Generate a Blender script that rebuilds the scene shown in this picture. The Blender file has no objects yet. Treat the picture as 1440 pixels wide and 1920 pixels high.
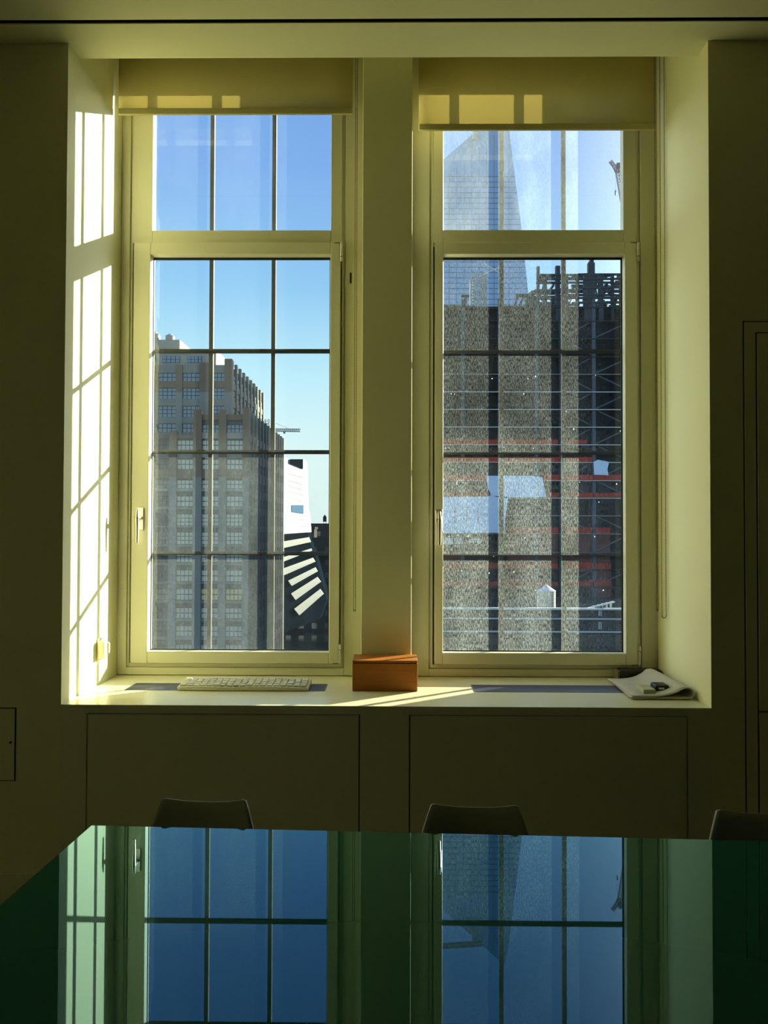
import bpy, math, random
from mathutils import Vector, Matrix
random.seed(7)
S = bpy.context.scene
COL = S.collection

# ------------------------------------------------------------------ camera
EYE = 1.37
F = 1553.0
YAW, PITCH, ROLL = 0.0118, 0.0210, 0.0031
_fw = Vector((-math.sin(YAW)*math.cos(PITCH), math.cos(YAW)*math.cos(PITCH), math.sin(PITCH)))
_r0 = _fw.cross(Vector((0, 0, 1))).normalized()
_u0 = _r0.cross(_fw)
_r = _r0*math.cos(ROLL)+_u0*math.sin(ROLL)
_u = -_r0*math.sin(ROLL)+_u0*math.cos(ROLL)
cam = bpy.data.cameras.new('camera'); cam_o = bpy.data.objects.new('camera', cam); COL.objects.link(cam_o)
cam.sensor_fit = 'VERTICAL'; cam.sensor_height = 36.0; cam.lens = F/1920*36.0
cam.clip_start = 0.05; cam.clip_end = 3000
m = Matrix((( _r.x, _u.x, -_fw.x), (_r.y, _u.y, -_fw.y), (_r.z, _u.z, -_fw.z))).to_4x4()
m.translation = Vector((0, 0, EYE)); cam_o.matrix_world = m
S.camera = cam_o

def at(px, py, Y):
    """world point on the plane y=Y that the picture point (px,py) shows"""
    d = _fw+_r*((px-720)/F)-_u*((py-960)/F)
    t = Y/d.y
    return Vector((d.x*t, Y, EYE+d.z*t))

# ------------------------------------------------------------------ light
S.view_settings.view_transform = 'Standard'; S.view_settings.look = 'None'
S.view_settings.gamma = 1.0; S.view_settings.use_curve_mapping = False
S.view_settings.exposure = 0.0
SUN_DIR = Vector((-1, -0.78, -0.37)).normalized()
sun = bpy.data.lights.new('sun', 'SUN'); sun.energy = 20.0; sun.angle = math.radians(0.5); sun.color = (1.0, 0.92, 0.70)
sun_o = bpy.data.objects.new('sun', sun); COL.objects.link(sun_o)
sun_o.rotation_euler = SUN_DIR.to_track_quat('-Z', 'Y').to_euler(); sun_o.location = (60, 50, 25)

w = bpy.data.worlds.new('sky'); S.world = w; w.use_nodes = True
nt = w.node_tree; nt.nodes.clear()
def N(t, typ, **kw):
    n = t.nodes.new(typ)
    for k, v in kw.items(): setattr(n, k, v)
    return n
out = N(nt, 'ShaderNodeOutputWorld'); bg = N(nt, 'ShaderNodeBackground')
tc = N(nt, 'ShaderNodeTexCoord'); sep = N(nt, 'ShaderNodeSeparateXYZ')
ramp = N(nt, 'ShaderNodeValToRGB')
nt.links.new(tc.outputs['Generated'], sep.inputs[0])
nt.links.new(sep.outputs['Z'], ramp.inputs[0])
cr = ramp.color_ramp
stops = [(0.0, (0.85, 1.0, 0.98)), (0.08, (0.85, 1.05, 1.05)), (0.18, (0.60, 0.94, 1.10)), (0.28, (0.33, 0.66, 1.02)), (0.40, (0.24, 0.47, 0.95)), (0.6, (0.16, 0.36, 0.80)), (1.0, (0.10, 0.25, 0.6))]
while len(cr.elements) < len(stops): cr.elements.new(0.5)
for e, (p, c) in zip(cr.elements, stops): e.position = p; e.color = (*c, 1)
# brighter towards the sun
dot = N(nt, 'ShaderNodeVectorMath', operation='DOT_PRODUCT'); dot.inputs[1].default_value = (-SUN_DIR.x, -SUN_DIR.y, -SUN_DIR.z)
nt.links.new(tc.outputs['Generated'], dot.inputs[0])
mr = N(nt, 'ShaderNodeMapRange'); mr.inputs[1].default_value = 0.70; mr.inputs[2].default_value = 1.0; mr.inputs[3].default_value = 0.0; mr.inputs[4].default_value = 1.0
nt.links.new(dot.outputs['Value'], mr.inputs[0])
pw = N(nt, 'ShaderNodeMath', operation='POWER'); pw.inputs[1].default_value = 3.0; nt.links.new(mr.outputs[0], pw.inputs[0])
mix = N(nt, 'ShaderNodeMix', data_type='RGBA', blend_type='ADD')
nt.links.new(pw.outputs[0], mix.inputs['Factor']); nt.links.new(ramp.outputs[0], mix.inputs['A']); mix.inputs['B'].default_value = (8.5, 8.2, 7.6, 1)
# added bright sky lobe, unseen on the left, lights the right recess side
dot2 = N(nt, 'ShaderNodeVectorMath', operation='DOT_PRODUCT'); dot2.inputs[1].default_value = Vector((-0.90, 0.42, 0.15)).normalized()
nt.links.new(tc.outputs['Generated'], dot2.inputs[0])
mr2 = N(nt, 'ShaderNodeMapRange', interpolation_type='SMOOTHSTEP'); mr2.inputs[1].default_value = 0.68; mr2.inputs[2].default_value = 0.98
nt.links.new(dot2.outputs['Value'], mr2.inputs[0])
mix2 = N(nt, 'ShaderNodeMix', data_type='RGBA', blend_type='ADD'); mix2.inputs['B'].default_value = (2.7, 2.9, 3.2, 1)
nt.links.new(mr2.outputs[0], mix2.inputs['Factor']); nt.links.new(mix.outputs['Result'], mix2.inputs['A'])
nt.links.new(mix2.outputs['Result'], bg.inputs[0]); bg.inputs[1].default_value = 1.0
nt.links.new(bg.outputs[0], out.inputs[0])

# ------------------------------------------------------------------ materials
def mat(name, col, rough=0.6, metal=0.0, spec=0.5, bump=0.0, bscale=60.0, var=0.0, vscale=4.0, coat=0.0, ior=1.5):
    m = bpy.data.materials.new(name); m.use_nodes = True
    t = m.node_tree; b = t.nodes['Principled BSDF']
    b.inputs['Base Color'].default_value = (*col, 1); b.inputs['Roughness'].default_value = rough
    b.inputs['Metallic'].default_value = metal; b.inputs['IOR'].default_value = ior
    b.inputs['Specular IOR Level'].default_value = spec; b.inputs['Coat Weight'].default_value = coat
    tcn = N(t, 'ShaderNodeTexCoord')
    if var:
        n = N(t, 'ShaderNodeTexNoise'); n.inputs['Scale'].default_value = vscale; n.inputs['Detail'].default_value = 5
        t.links.new(tcn.outputs['Object'], n.inputs['Vector'])
        mx = N(t, 'ShaderNodeMix', data_type='RGBA')
        mx.inputs['A'].default_value = (*[c*(1-var) for c in col], 1); mx.inputs['B'].default_value = (*[min(1, c*(1+var)) for c in col], 1)
        t.links.new(n.outputs['Fac'], mx.inputs['Factor']); t.links.new(mx.outputs['Result'], b.inputs['Base Color'])
    if bump:
        n = N(t, 'ShaderNodeTexNoise'); n.inputs['Scale'].default_value = bscale; n.inputs['Detail'].default_value = 3
        t.links.new(tcn.outputs['Object'], n.inputs['Vector'])
        bp = N(t, 'ShaderNodeBump'); bp.inputs['Strength'].default_value = bump; bp.inputs['Distance'].default_value = 0.002
        t.links.new(n.outputs['Fac'], bp.inputs['Height']); t.links.new(bp.outputs[0], b.inputs['Normal'])
    return m

WALL = (0.80, 0.785, 0.47)
M = {}
M['wall'] = mat('painted_plaster', WALL, 0.75, bump=0.12, bscale=90)
M['ceiling'] = mat('ceiling_paint', WALL, 0.8, bump=0.15, bscale=120)
M['joinery'] = mat('joinery_paint', (0.76, 0.745, 0.53), 0.42)
M['cabinet'] = mat('cabinet_paint', (0.76, 0.76, 0.52), 0.5)
M['sill'] = mat('sill_board', (0.80, 0.78, 0.55), 0.28, var=0.02)
M['floor'] = mat('dark_floor', (0.06, 0.045, 0.025), 0.5, var=0.2)
M['dark'] = mat('shadow_gap', (0.01, 0.01, 0.006), 0.9)
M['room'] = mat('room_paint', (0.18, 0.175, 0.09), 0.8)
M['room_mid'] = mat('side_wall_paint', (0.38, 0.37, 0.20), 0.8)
M['rubber'] = mat('black_gasket', (0.01, 0.012, 0.015), 0.5)
M['steelbar'] = mat('painted_steel_bar', (0.035, 0.035, 0.025), 0.6)
M['chrome'] = mat('satin_steel', (0.62, 0.60, 0.55), 0.25, metal=1.0)
M['handle'] = mat('satin_nickel', (0.75, 0.72, 0.62), 0.3, metal=0.9)
M['white_plastic'] = mat('cream_plastic', (0.78, 0.72, 0.50), 0.4)
M['keyboard'] = mat('keyboard_plastic', (0.78, 0.76, 0.62), 0.5)
M['paper'] = mat('newsprint', (0.56, 0.54, 0.46), 0.85, var=0.06, vscale=40)
M['eraser'] = mat('pale_plastic', (0.50, 0.52, 0.36), 0.5)
M['black'] = mat('black_plastic', (0.012, 0.012, 0.010), 0.35)
M['label'] = mat('white_label', (0.75, 0.75, 0.72), 0.5)
M['leather'] = mat('black_leather', (0.014, 0.012, 0.008), 0.45, bump=0.4, bscale=200)
M['brass'] = mat('dull_zip', (0.2, 0.17, 0.1), 0.5)
M['chair'] = mat('grey_chair_shell', (0.32, 0.32, 0.24), 0.45)
M['chair_leg'] = mat('chair_leg_metal', (0.4, 0.4, 0.38), 0.3, metal=1.0)
M['grille'] = mat('anodised_grille', (0.13, 0.14, 0.20), 0.35, metal=0.6)
M['tableleg'] = mat('table_leg_metal', (0.25, 0.26, 0.25), 0.35, metal=1.0)

def wood():
    m = mat('orange_wood', (0.42, 0.17, 0.02), 0.5, spec=0.3); t = m.node_tree; b = t.nodes['Principled BSDF']
    tcn = N(t, 'ShaderNodeTexCoord'); mp = N(t, 'ShaderNodeMapping'); mp.inputs['Scale'].default_value = (3, 60, 60)
    n = N(t, 'ShaderNodeTexNoise'); n.inputs['Scale'].default_value = 2.0; n.inputs['Detail'].default_value = 6
    r = N(t, 'ShaderNodeValToRGB'); r.color_ramp.elements[0].color = (0.27, 0.075, 0.004, 1); r.color_ramp.elements[1].color = (0.46, 0.165, 0.012, 1)
    t.links.new(tcn.outputs['Object'], mp.inputs[0]); t.links.new(mp.outputs[0], n.inputs['Vector']); t.links.new(n.outputs['Fac'], r.inputs[0]); t.links.new(r.outputs[0], b.inputs['Base Color'])
    return m
M['wood'] = wood()

def glass_table():
    m = bpy.data.materials.new('green_back_painted_glass'); m.use_nodes = True; t = m.node_tree; t.nodes.clear()
    o = N(t, 'ShaderNodeOutputMaterial'); d = N(t, 'ShaderNodeBsdfDiffuse'); d.inputs[0].default_value = (0.012, 0.085, 0.040, 1)
    g = N(t, 'ShaderNodeBsdfGlossy'); g.inputs['Roughness'].default_value = 0.012; g.inputs[0].default_value = (0.48, 0.82, 1.0, 1)
    f = N(t, 'ShaderNodeFresnel'); f.inputs['IOR'].default_value = 1.70; mx = N(t, 'ShaderNodeMixShader')
    t.links.new(f.outputs[0], mx.inputs[0]); t.links.new(d.outputs[0], mx.inputs[1]); t.links.new(g.outputs[0], mx.inputs[2]); t.links.new(mx.outputs[0], o.inputs[0])
    return m
M['tableglass'] = glass_table()

def window_glass(name, dust, tint=(0.96, 0.985, 0.97), seed=0.0, streak=1.0, edge=None):
    """clear pane with a film of dust that scatters the sun"""
    m = bpy.data.materials.new(name); m.use_nodes = True; t = m.node_tree; t.nodes.clear()
    o = N(t, 'ShaderNodeOutputMaterial')
    tr = N(t, 'ShaderNodeBsdfTransparent'); tr.inputs[0].default_value = (*tint, 1)
    gl = N(t, 'ShaderNodeBsdfGlossy'); gl.inputs['Roughness'].default_value = 0.0
    lw = N(t, 'ShaderNodeLayerWeight'); lw.inputs[0].default_value = 0.5
    p5 = N(t, 'ShaderNodeMath', operation='POWER'); p5.inputs[1].default_value = 5.0; t.links.new(lw.outputs['Facing'], p5.inputs[0])
    fr = N(t, 'ShaderNodeMath', operation='MULTIPLY_ADD'); fr.inputs[1].default_value = 0.96; fr.inputs[2].default_value = 0.03; t.links.new(p5.outputs[0], fr.inputs[0])
    m1 = N(t, 'ShaderNodeMixShader'); t.links.new(fr.outputs[0], m1.inputs[0]); t.links.new(tr.outputs[0], m1.inputs[1]); t.links.new(gl.outputs[0], m1.inputs[2])
    tl = N(t, 'ShaderNodeBsdfTranslucent'); tl.inputs[0].default_value = (0.74, 0.86, 0.84, 1)
    tcn = N(t, 'ShaderNodeTexCoord')
    def noise(sx, sz, det, off):
        mp = N(t, 'ShaderNodeMapping'); mp.inputs['Scale'].default_value = (sx, 1, sz); mp.inputs['Location'].default_value = (off+seed, 0, off)
        n = N(t, 'ShaderNodeTexNoise'); n.inputs['Scale'].default_value = 1.0; n.inputs['Detail'].default_value = det; n.inputs['Roughness'].default_value = 0.7
        t.links.new(tcn.outputs['Object'], mp.inputs[0]); t.links.new(mp.outputs[0], n.inputs['Vector']); return n.outputs['Fac']
    def mr_(v, a, b, c, d):
        q = N(t, 'ShaderNodeMapRange'); q.inputs[1].default_value = a; q.inputs[2].default_value = b; q.inputs[3].default_value = c; q.inputs[4].default_value = d
        t.links.new(v, q.inputs[0]); return q.outputs[0]
    def mul(a, b):
        q = N(t, 'ShaderNodeMath', operation='MULTIPLY')
        for i, v in enumerate((a, b)):
            if isinstance(v, (int, float)): q.inputs[i].default_value = v
            else: t.links.new(v, q.inputs[i])
        return q.outputs[0]
    fine = mr_(noise(260*streak, 70, 5, 3.1), 0.42, 0.68, *((0.25, 2.2) if streak > .7 else (0.75, 1.3)))
    speck = mr_(noise(300, 300, 1, 9.7), 0.70, 0.78, 0.0, 4.5 if streak > .7 else 1.5)
    broad = mr_(noise(7, 3, 3, 5.3), 0.3, 0.7, 0.55, 1.35)
    ad = N(t, 'ShaderNodeMath', operation='ADD'); t.links.new(fine, ad.inputs[0]); t.links.new(speck, ad.inputs[1])
    v = mul(mul(ad.outputs[0], broad), dust)
    if edge:
        # grime gathers towards the edges that edge names: (x of the dirty side, reach, gain, z of the bottom)
        sp = N(t, 'ShaderNodeSeparateXYZ'); t.links.new(tcn.outputs['Object'], sp.inputs[0])
        ex = mr_(sp.outputs['X'], edge[0], edge[0]+edge[1], edge[2], 0.0)
        ez = mr_(sp.outputs['Z'], edge[3], edge[3]+0.16, edge[4], 0.0)
        s = N(t, 'ShaderNodeMath', operation='ADD'); t.links.new(ex, s.inputs[0]); t.links.new(ez, s.inputs[1])
        s2 = N(t, 'ShaderNodeMath', operation='ADD'); t.links.new(s.outputs[0], s2.inputs[0]); s2.inputs[1].default_value = 1.0
        v = mul(v, s2.outputs[0])
    c = N(t, 'ShaderNodeClamp'); t.links.new(v, c.inputs[0]); c.inputs[2].default_value = 0.6
    m2 = N(t, 'ShaderNodeMixShader'); t.links.new(c.outputs[0], m2.inputs[0]); t.links.new(m1.outputs[0], m2.inputs[1]); t.links.new(tl.outputs[0], m2.inputs[2])
    t.links.new(m2.outputs[0], o.inputs[0]); return m

def blind_fabric():
    m = bpy.data.materials.new('blind_fabric'); m.use_nodes = True; t = m.node_tree; t.nodes.clear()
    o = N(t, 'ShaderNodeOutputMaterial'); d = N(t, 'ShaderNodeBsdfDiffuse'); d.inputs[0].default_value = (0.66, 0.60, 0.27, 1)
    tl = N(t, 'ShaderNodeBsdfTranslucent'); tl.inputs[0].default_value = (0.68, 0.60, 0.27, 1)
    tr = N(t, 'ShaderNodeBsdfTransparent'); tr.inputs[0].default_value = (0.9, 0.85, 0.6, 1)
    a = N(t, 'ShaderNodeMixShader'); a.inputs[0].default_value = 0.42; t.links.new(d.outputs[0], a.inputs[1]); t.links.new(tl.outputs[0], a.inputs[2])
    b = N(t, 'ShaderNodeMixShader'); b.inputs[0].default_value = 0.13; t.links.new(a.outputs[0], b.inputs[1]); t.links.new(tr.outputs[0], b.inputs[2])
    t.links.new(b.outputs[0], o.inputs[0]); return m
M['blind'] = blind_fabric()
M['blindbar'] = mat('blind_bar', (0.50, 0.45, 0.20), 0.6)
M['chain'] = mat('bead_chain', (0.16, 0.15, 0.08), 0.4)

def net():
    m = bpy.data.materials.new('red_safety_net'); m.use_nodes = True; t = m.node_tree; t.nodes.clear()
    o = N(t, 'ShaderNodeOutputMaterial'); d = N(t, 'ShaderNodeBsdfDiffuse'); d.inputs[0].default_value = (0.50, 0.05, 0.025, 1)
    tl = N(t, 'ShaderNodeBsdfTranslucent'); tl.inputs[0].default_value = (0.85, 0.10, 0.03, 1)
    a = N(t, 'ShaderNodeMixShader'); a.inputs[0].default_value = 0.45; t.links.new(d.outputs[0], a.inputs[1]); t.links.new(tl.outputs[0], a.inputs[2]); t.links.new(a.outputs[0], o.inputs[0]); return m
M['net'] = net()
M['tarp'] = mat('pale_blue_tarp', (0.50, 0.66, 0.86), 0.45, var=0.12, vscale=0.4)
M['tarp_print'] = mat('red_tarp_print', (0.45, 0.10, 0.12), 0.6)
M['brick'] = mat('brown_brick', (0.21, 0.155, 0.10), 0.9, var=0.15, vscale=0.3)
M['stone'] = mat('grey_stone', (0.24, 0.235, 0.20), 0.85, var=0.08, vscale=0.2)
M['ledge'] = mat('ledge_stone', (0.34, 0.31, 0.26), 0.8)
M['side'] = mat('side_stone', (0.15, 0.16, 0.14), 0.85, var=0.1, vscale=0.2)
M['wframe'] = mat('dark_window_frame', (0.03, 0.045, 0.05), 0.5)
M['pane'] = mat('bright_pane', (0.42, 0.45, 0.38), 0.15, spec=0.8)
M['pane_blue'] = mat('blue_pane', (0.13, 0.20, 0.26), 0.08, spec=1.0)
M['pane_lit'] = mat('yellow_shade_pane', (0.66, 0.56, 0.24), 0.2)
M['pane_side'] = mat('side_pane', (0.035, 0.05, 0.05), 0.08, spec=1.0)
M['near_band'] = mat('dim_window_band', (0.022, 0.022, 0.020), 0.6, spec=0.1)
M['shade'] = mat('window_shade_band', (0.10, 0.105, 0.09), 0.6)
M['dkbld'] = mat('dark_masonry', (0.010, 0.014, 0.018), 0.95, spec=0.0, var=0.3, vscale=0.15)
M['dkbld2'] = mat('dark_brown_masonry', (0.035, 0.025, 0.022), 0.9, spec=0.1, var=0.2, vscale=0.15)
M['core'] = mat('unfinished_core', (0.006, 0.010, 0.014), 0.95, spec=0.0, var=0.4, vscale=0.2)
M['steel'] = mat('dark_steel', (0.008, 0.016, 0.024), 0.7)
M['slabedge'] = mat('slab_edge', (0.55, 0.58, 0.56), 0.7)
M['column'] = mat('bluish_column', (0.035, 0.055, 0.075), 0.6)
M['whitebld'] = mat('white_cladding', (0.74, 0.80, 0.78), 0.35)
M['navy'] = mat('navy_glazing', (0.004, 0.008, 0.012), 0.9, spec=0.0)
M['band'] = mat('pale_band_panel', (0.34, 0.38, 0.36), 0.4)
M['blueglass'] = mat('blue_glazing', (0.10, 0.22, 0.38), 0.2)
M['tapered'] = mat('mirror_curtain_wall', (0.28, 0.40, 0.58), 0.35, metal=0.5)
M['tower_line'] = mat('curtain_wall_joint', (0.18, 0.25, 0.34), 0.5)
M['crane'] = mat('crane_paint', (0.30, 0.20, 0.18), 0.6)
M['crane_grey'] = mat('crane_grey', (0.20, 0.24, 0.26), 0.6)
M['tankwood'] = mat('tank_cladding', (0.30, 0.29, 0.24), 0.7)
M['tankroof'] = mat('tank_roof', (0.34, 0.38, 0.42), 0.5)
M['ground'] = mat('street', (0.02, 0.022, 0.026), 0.95, spec=0.0)
M['stucco'] = mat('roof_render', (0.33, 0.31, 0.25), 0.85)
M['extwall'] = mat('outer_brick', (0.10, 0.085, 0.06), 0.9)

# ------------------------------------------------------------------ helpers
class MB:
    def __init__(s): s.v = []; s.f = []; s.mi = []; s.ms = []; s.sm = []
    def _m(s, m):
        m = M[m] if isinstance(m, str) else m
        if m not in s.ms: s.ms.append(m)
        return s.ms.index(m)
    def add(s, vs, fs, m, smooth=False):
        o = len(s.v); i = s._m(m); s.v += [tuple(v) for v in vs]
        for f in fs: s.f.append([o+k for k in f]); s.mi.append(i); s.sm.append(smooth)
    def box(s, x0, x1, y0, y1, z0, z1, m):
        vs = [(x, y, z) for z in (z0, z1) for y in (y0, y1) for x in (x0, x1)]
        s.add(vs, [(0, 2, 3, 1), (4, 5, 7, 6), (0, 1, 5, 4), (2, 6, 7, 3), (0, 4, 6, 2), (1, 3, 7, 5)], m); return s
    def prism(s, pts, y0, y1, m):
        """outline in x,z pushed from y0 to y1"""
        n = len(pts); vs = [(p[0], y0, p[1]) for p in pts]+[(p[0], y1, p[1]) for p in pts]
        s.add(vs, [tuple(range(n)), tuple(range(2*n-1, n-1, -1))]+[(i, i+n, (i+1) % n+n, (i+1) % n) for i in range(n)], m); return s
    def bar(s, a, b, r, m, n=6, r2=None, smooth=True):
        a = Vector(a); b = Vector(b); d = (b-a).normalized()
        q = d.orthogonal().normalized(); p = d.cross(q); r2 = r if r2 is None else r2
        vs = [a+(q*math.cos(2*math.pi*i/n)+p*math.sin(2*math.pi*i/n))*r for i in range(n)]+[b+(q*math.cos(2*math.pi*i/n)+p*math.sin(2*math.pi*i/n))*r2 for i in range(n)]
        s.add(vs, [(i, (i+1) % n, (i+1) % n+n, i+n) for i in range(n)], m, smooth and n > 4)
        s.add(vs, [tuple(range(n-1, -1, -1)), tuple(range(n, 2*n))], m); return s
    def sphere(s, c, r, m, seg=6, rings=4):
        vs = [(c[0], c[1], c[2]+r)]; fs = []
        for j in range(1, rings):
            for i in range(seg):
                a = math.pi*j/rings; b = 2*math.pi*i/seg
                vs.append((c[0]+r*math.sin(a)*math.cos(b), c[1]+r*math.sin(a)*math.sin(b), c[2]+r*math.cos(a)))
        vs.append((c[0], c[1], c[2]-r)); L = len(vs)-1
        for i in range(seg):
            fs.append((0, 1+i, 1+(i+1) % seg)); fs.append((L, L-seg+(i+1) % seg, L-seg+i))
            for j in range(rings-2): fs.append((1+j*seg+i, 1+(j+1)*seg+i, 1+(j+1)*seg+(i+1) % seg, 1+j*seg+(i+1) % seg))
        s.add(vs, fs, m, True); return s
    def build(s, name, parent=None, bevel=0.0, seg=2, origin=None, **props):
        me = bpy.data.meshes.new(name); v = s.v
        org = Vector(origin) if origin is not None else Vector((0, 0, 0))
        if parent is not None and origin is None:
            org = Vector(parent.get('_o', (0, 0, 0)))
        me.from_pydata([tuple(Vector(p)-org) for p in v], [], s.f)
        for mm in s.ms: me.materials.append(mm)
        for p, i, sm in zip(me.polygons, s.mi, s.sm): p.material_index = i; p.use_smooth = sm
        me.validate(); me.update()
        o = bpy.data.objects.new(name, me); COL.objects.link(o)
        if parent is not None:
            o.parent = parent
            if origin is not None: o.location = org-Vector(parent.get('_o', (0, 0, 0)))
        else: o.location = org
        o['_o'] = tuple(org)
        if bevel:
            b = o.modifiers.new('bevel', 'BEVEL'); b.width = bevel; b.segments = seg; b.limit_method = 'ANGLE'
        for k, val in props.items(): o[k] = val
        return o

def empty(name, loc=(0, 0, 0), rz=0, **props):
    o = bpy.data.objects.new(name, None); COL.objects.link(o); o.location = loc; o.rotation_euler = (0, 0, rz)
    o.empty_display_size = 0.1; o['_o'] = tuple(loc)
    for k, v in props.items(): o[k] = v
    return o
def thing(name, label, category, loc=(0, 0, 0), group=None, rz=0):
    o = empty(name, loc, rz, label=label, category=category)
    if group: o['group'] = group
    return o
def tag(o, label, category, group=None):
    o['label'] = label; o['category'] = category
    if group: o['group'] = group
    return o
ST = dict(kind='structure')

# ------------------------------------------------------------------ room shell
XL, XR = -1.135, 1.077          # window recess sides
YF, YW = 2.83, 3.40             # wall face, window plane
ZS, ZC = 0.769, 3.056           # sill top, ceiling
YO = 3.62                       # outside face of the house wall
RX0, RX1, RY0 = -2.5, 5.2, -4.5

MB().box(RX0-.1, RX1+.1, RY0-.1, YF, -0.1, 0, 'floor').build('floor', **ST)
b = MB()
b.box(RX0-.1, RX1+.1, RY0-.1, 2.700, ZC, ZC+.12, 'ceiling').box(RX0-.1, RX1+.1, 2.722, YF, ZC, ZC+.12, 'ceiling')
b.box(RX0-.1, RX1+.1, 2.68, 2.74, ZC+.12, ZC+.2, 'dark').box(RX0, RX1, 2.700, 2.701, ZC+.004, ZC+.12, 'dark').box(RX0, RX1, 2.721, 2.722, ZC+.004, ZC+.12, 'dark')
b.box(XL, XR, YF, 2.925, ZC, ZC+.12, 'ceiling')
b.build('ceiling', **ST)
MB().box(XL, XR, 2.925, YO, 3.62, 3.7, 'ceiling').box(XL, XR, 2.90, 2.925, ZC+.12, 3.7, 'ceiling').build('trim_1', **ST)   # blind pocket
MB().box(RX0-.1, RX1+.1, RY0-.1, RY0, 0, ZC, 'room').build('wall_back', **ST)
MB().box(RX0-.1, RX0, RY0, YF, 0, ZC, 'room_mid').build('wall_left', **ST)
M['room_dark'] = mat('dark_unseen_wall', (0.10, 0.095, 0.05), 0.8)  # unseen wall, darkened to cut the bounce light on the right
MB().box(RX1, RX1+.1, RY0, YF, 0, ZC, 'room_dark').build('wall_right', **ST)
b = MB()   # window wall: two masonry blocks, spandrel, head
b.box(RX0-.1, XL, YF, YO, 0, 3.7, 'wall').box(XR, RX1+.1, YF, YO, 0, 3.7, 'wall')
b.build('wall_front', **ST)
b = MB()   # outer rebate seen only from outside and at the glass edges
b.box(XL, -1.085, 3.475, YO, 0.80, 3.33, 'extwall').box(1.000, XR, 3.475, YO, 0.80, 3.33, 'extwall')
b.box(-0.218, 0.203, 3.475, YO, 0.80, 3.33, 'extwall')
b.box(XL, XR, 3.475, YO, 0, 0.80, 'extwall').box(XL, XR, 3.475, YO, 3.33, 3.62, 'extwall')
b.box(XL, XR, 3.475, YO+.03, 0.80, 0.835, 'stone')
b.build('trim_2', **ST)
MB().box(-0.127, 0.070, 3.25, 3.475, ZS, 3.62, 'wall').build('wall_pier', bevel=.003, **ST)
# radiator cover below the sill: face frame, dark cavity
b = MB()
zp0, zp1 = 0.05, 0.740
b.box(XL, -1.047, YF, YF+.02, 0, 0.757, 'cabinet').box(-0.113, 0.054, YF, YF+.02, 0, 0.757, 'cabinet').box(0.998, XR, YF, YF+.02, 0, 0.757, 'cabinet')
b.box(-1.047, -0.113, YF, YF+.02, zp1, 0.757, 'cabinet').box(0.054, 0.998, YF, YF+.02, zp1, 0.757, 'cabinet')
b.box(-1.047, -0.113, YF, YF+.02, 0, zp0, 'cabinet').box(0.054, 0.998, YF, YF+.02, 0, zp0, 'cabinet')
b.box(XL, XR, YF+.04, YF+.05, 0, 0.73, 'dark')
b.build('wall_below_sill', **ST)
for (x0, x1, lab) in ((-1.047, -0.113, 'left flush painted access panel under the window sill, below the white keyboard'), (0.054, 0.998, 'right flush painted access panel under the window sill, below the newspaper')):
    tag(MB().box(x0+.0045, x1-.0045, YF+.001, YF+.019, zp0+.003, zp1-.006, 'cabinet').build('access_panel', origin=((x0+x1)/2, YF, zp0)), lab, 'panel', 'flush panels under the window sill')
# sill board
MB().box(XL, XR, YF-.002, 3.475, 0.757, ZS, 'sill').build('trim_3', bevel=.0015, **ST)
# baseboards
MB().box(RX0, XL, YF-.012, YF, 0.0, 0.2, 'cabinet').build('baseboard_left', bevel=.003, **ST)
MB().box(XR, RX1, YF-.012, YF, 0.0, 0.2, 'cabinet').build('baseboard_right', bevel=.003, **ST)

# little hatch in the wall on the left
h = thing('wall_hatch', 'small painted hatch with a tiny catch, flush in the wall at the left edge', 'hatch', (-1.5, YF, 0.5))
MB().box(-1.75, -1.288, YF-.0015, YF, 0.508, 0.757, 'dark').build('shadow_gap', h, label='thin dark gap around the hatch')
MB().box(-1.747, -1.292, YF-.004, YF-.0015, 0.511, 0.754, 'wall').build('leaf', h)
MB().bar((-1.304, YF-.009, 0.64), (-1.304, YF-.003, 0.64), .004, 'black', 10).build('catch', h, label='tiny dark catch')

# closet door at the right
d = empty('door_1', (1.6, YF, 0), **ST)
MB().box(1.190, 2.2, YF-.002, YF, 0.2, 2.085, 'dark').build('gap', d)
MB().box(1.1935, 2.2, YF-.006, YF-.002, 0.2, 2.081, 'wall').build('door_casing', d)
MB().box(1.2305, 2.16, YF-.008, YF-.006, 0.2, 2.045, 'dark').build('leaf_gap', d)
MB().box(1.2345, 2.155, YF-.012, YF-.008, 0.762, 2.041, 'wall').build('upper_leaf', d)
MB().box(1.2345, 2.155, YF-.012, YF-.008, 0.2, 0.757, 'wall').build('lower_leaf', d)

# ------------------------------------------------------------------ windows
def rect_frame(b, x0, x1, z0, z1, X0, X1, Z0, Z1, y0, y1, m):
    """frame between outer x0..x1,z0..z1 and inner X0..X1,Z0..Z1"""
    b.box(x0, X0, y0, y1, z0, z1, m); b.box(X1, x1, y0, y1, z0, z1, m)
    b.box(X0, X1, y0, y1, z0, Z0, m); b.box(X0, X1, y0, y1, Z1, z1, m)

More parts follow.
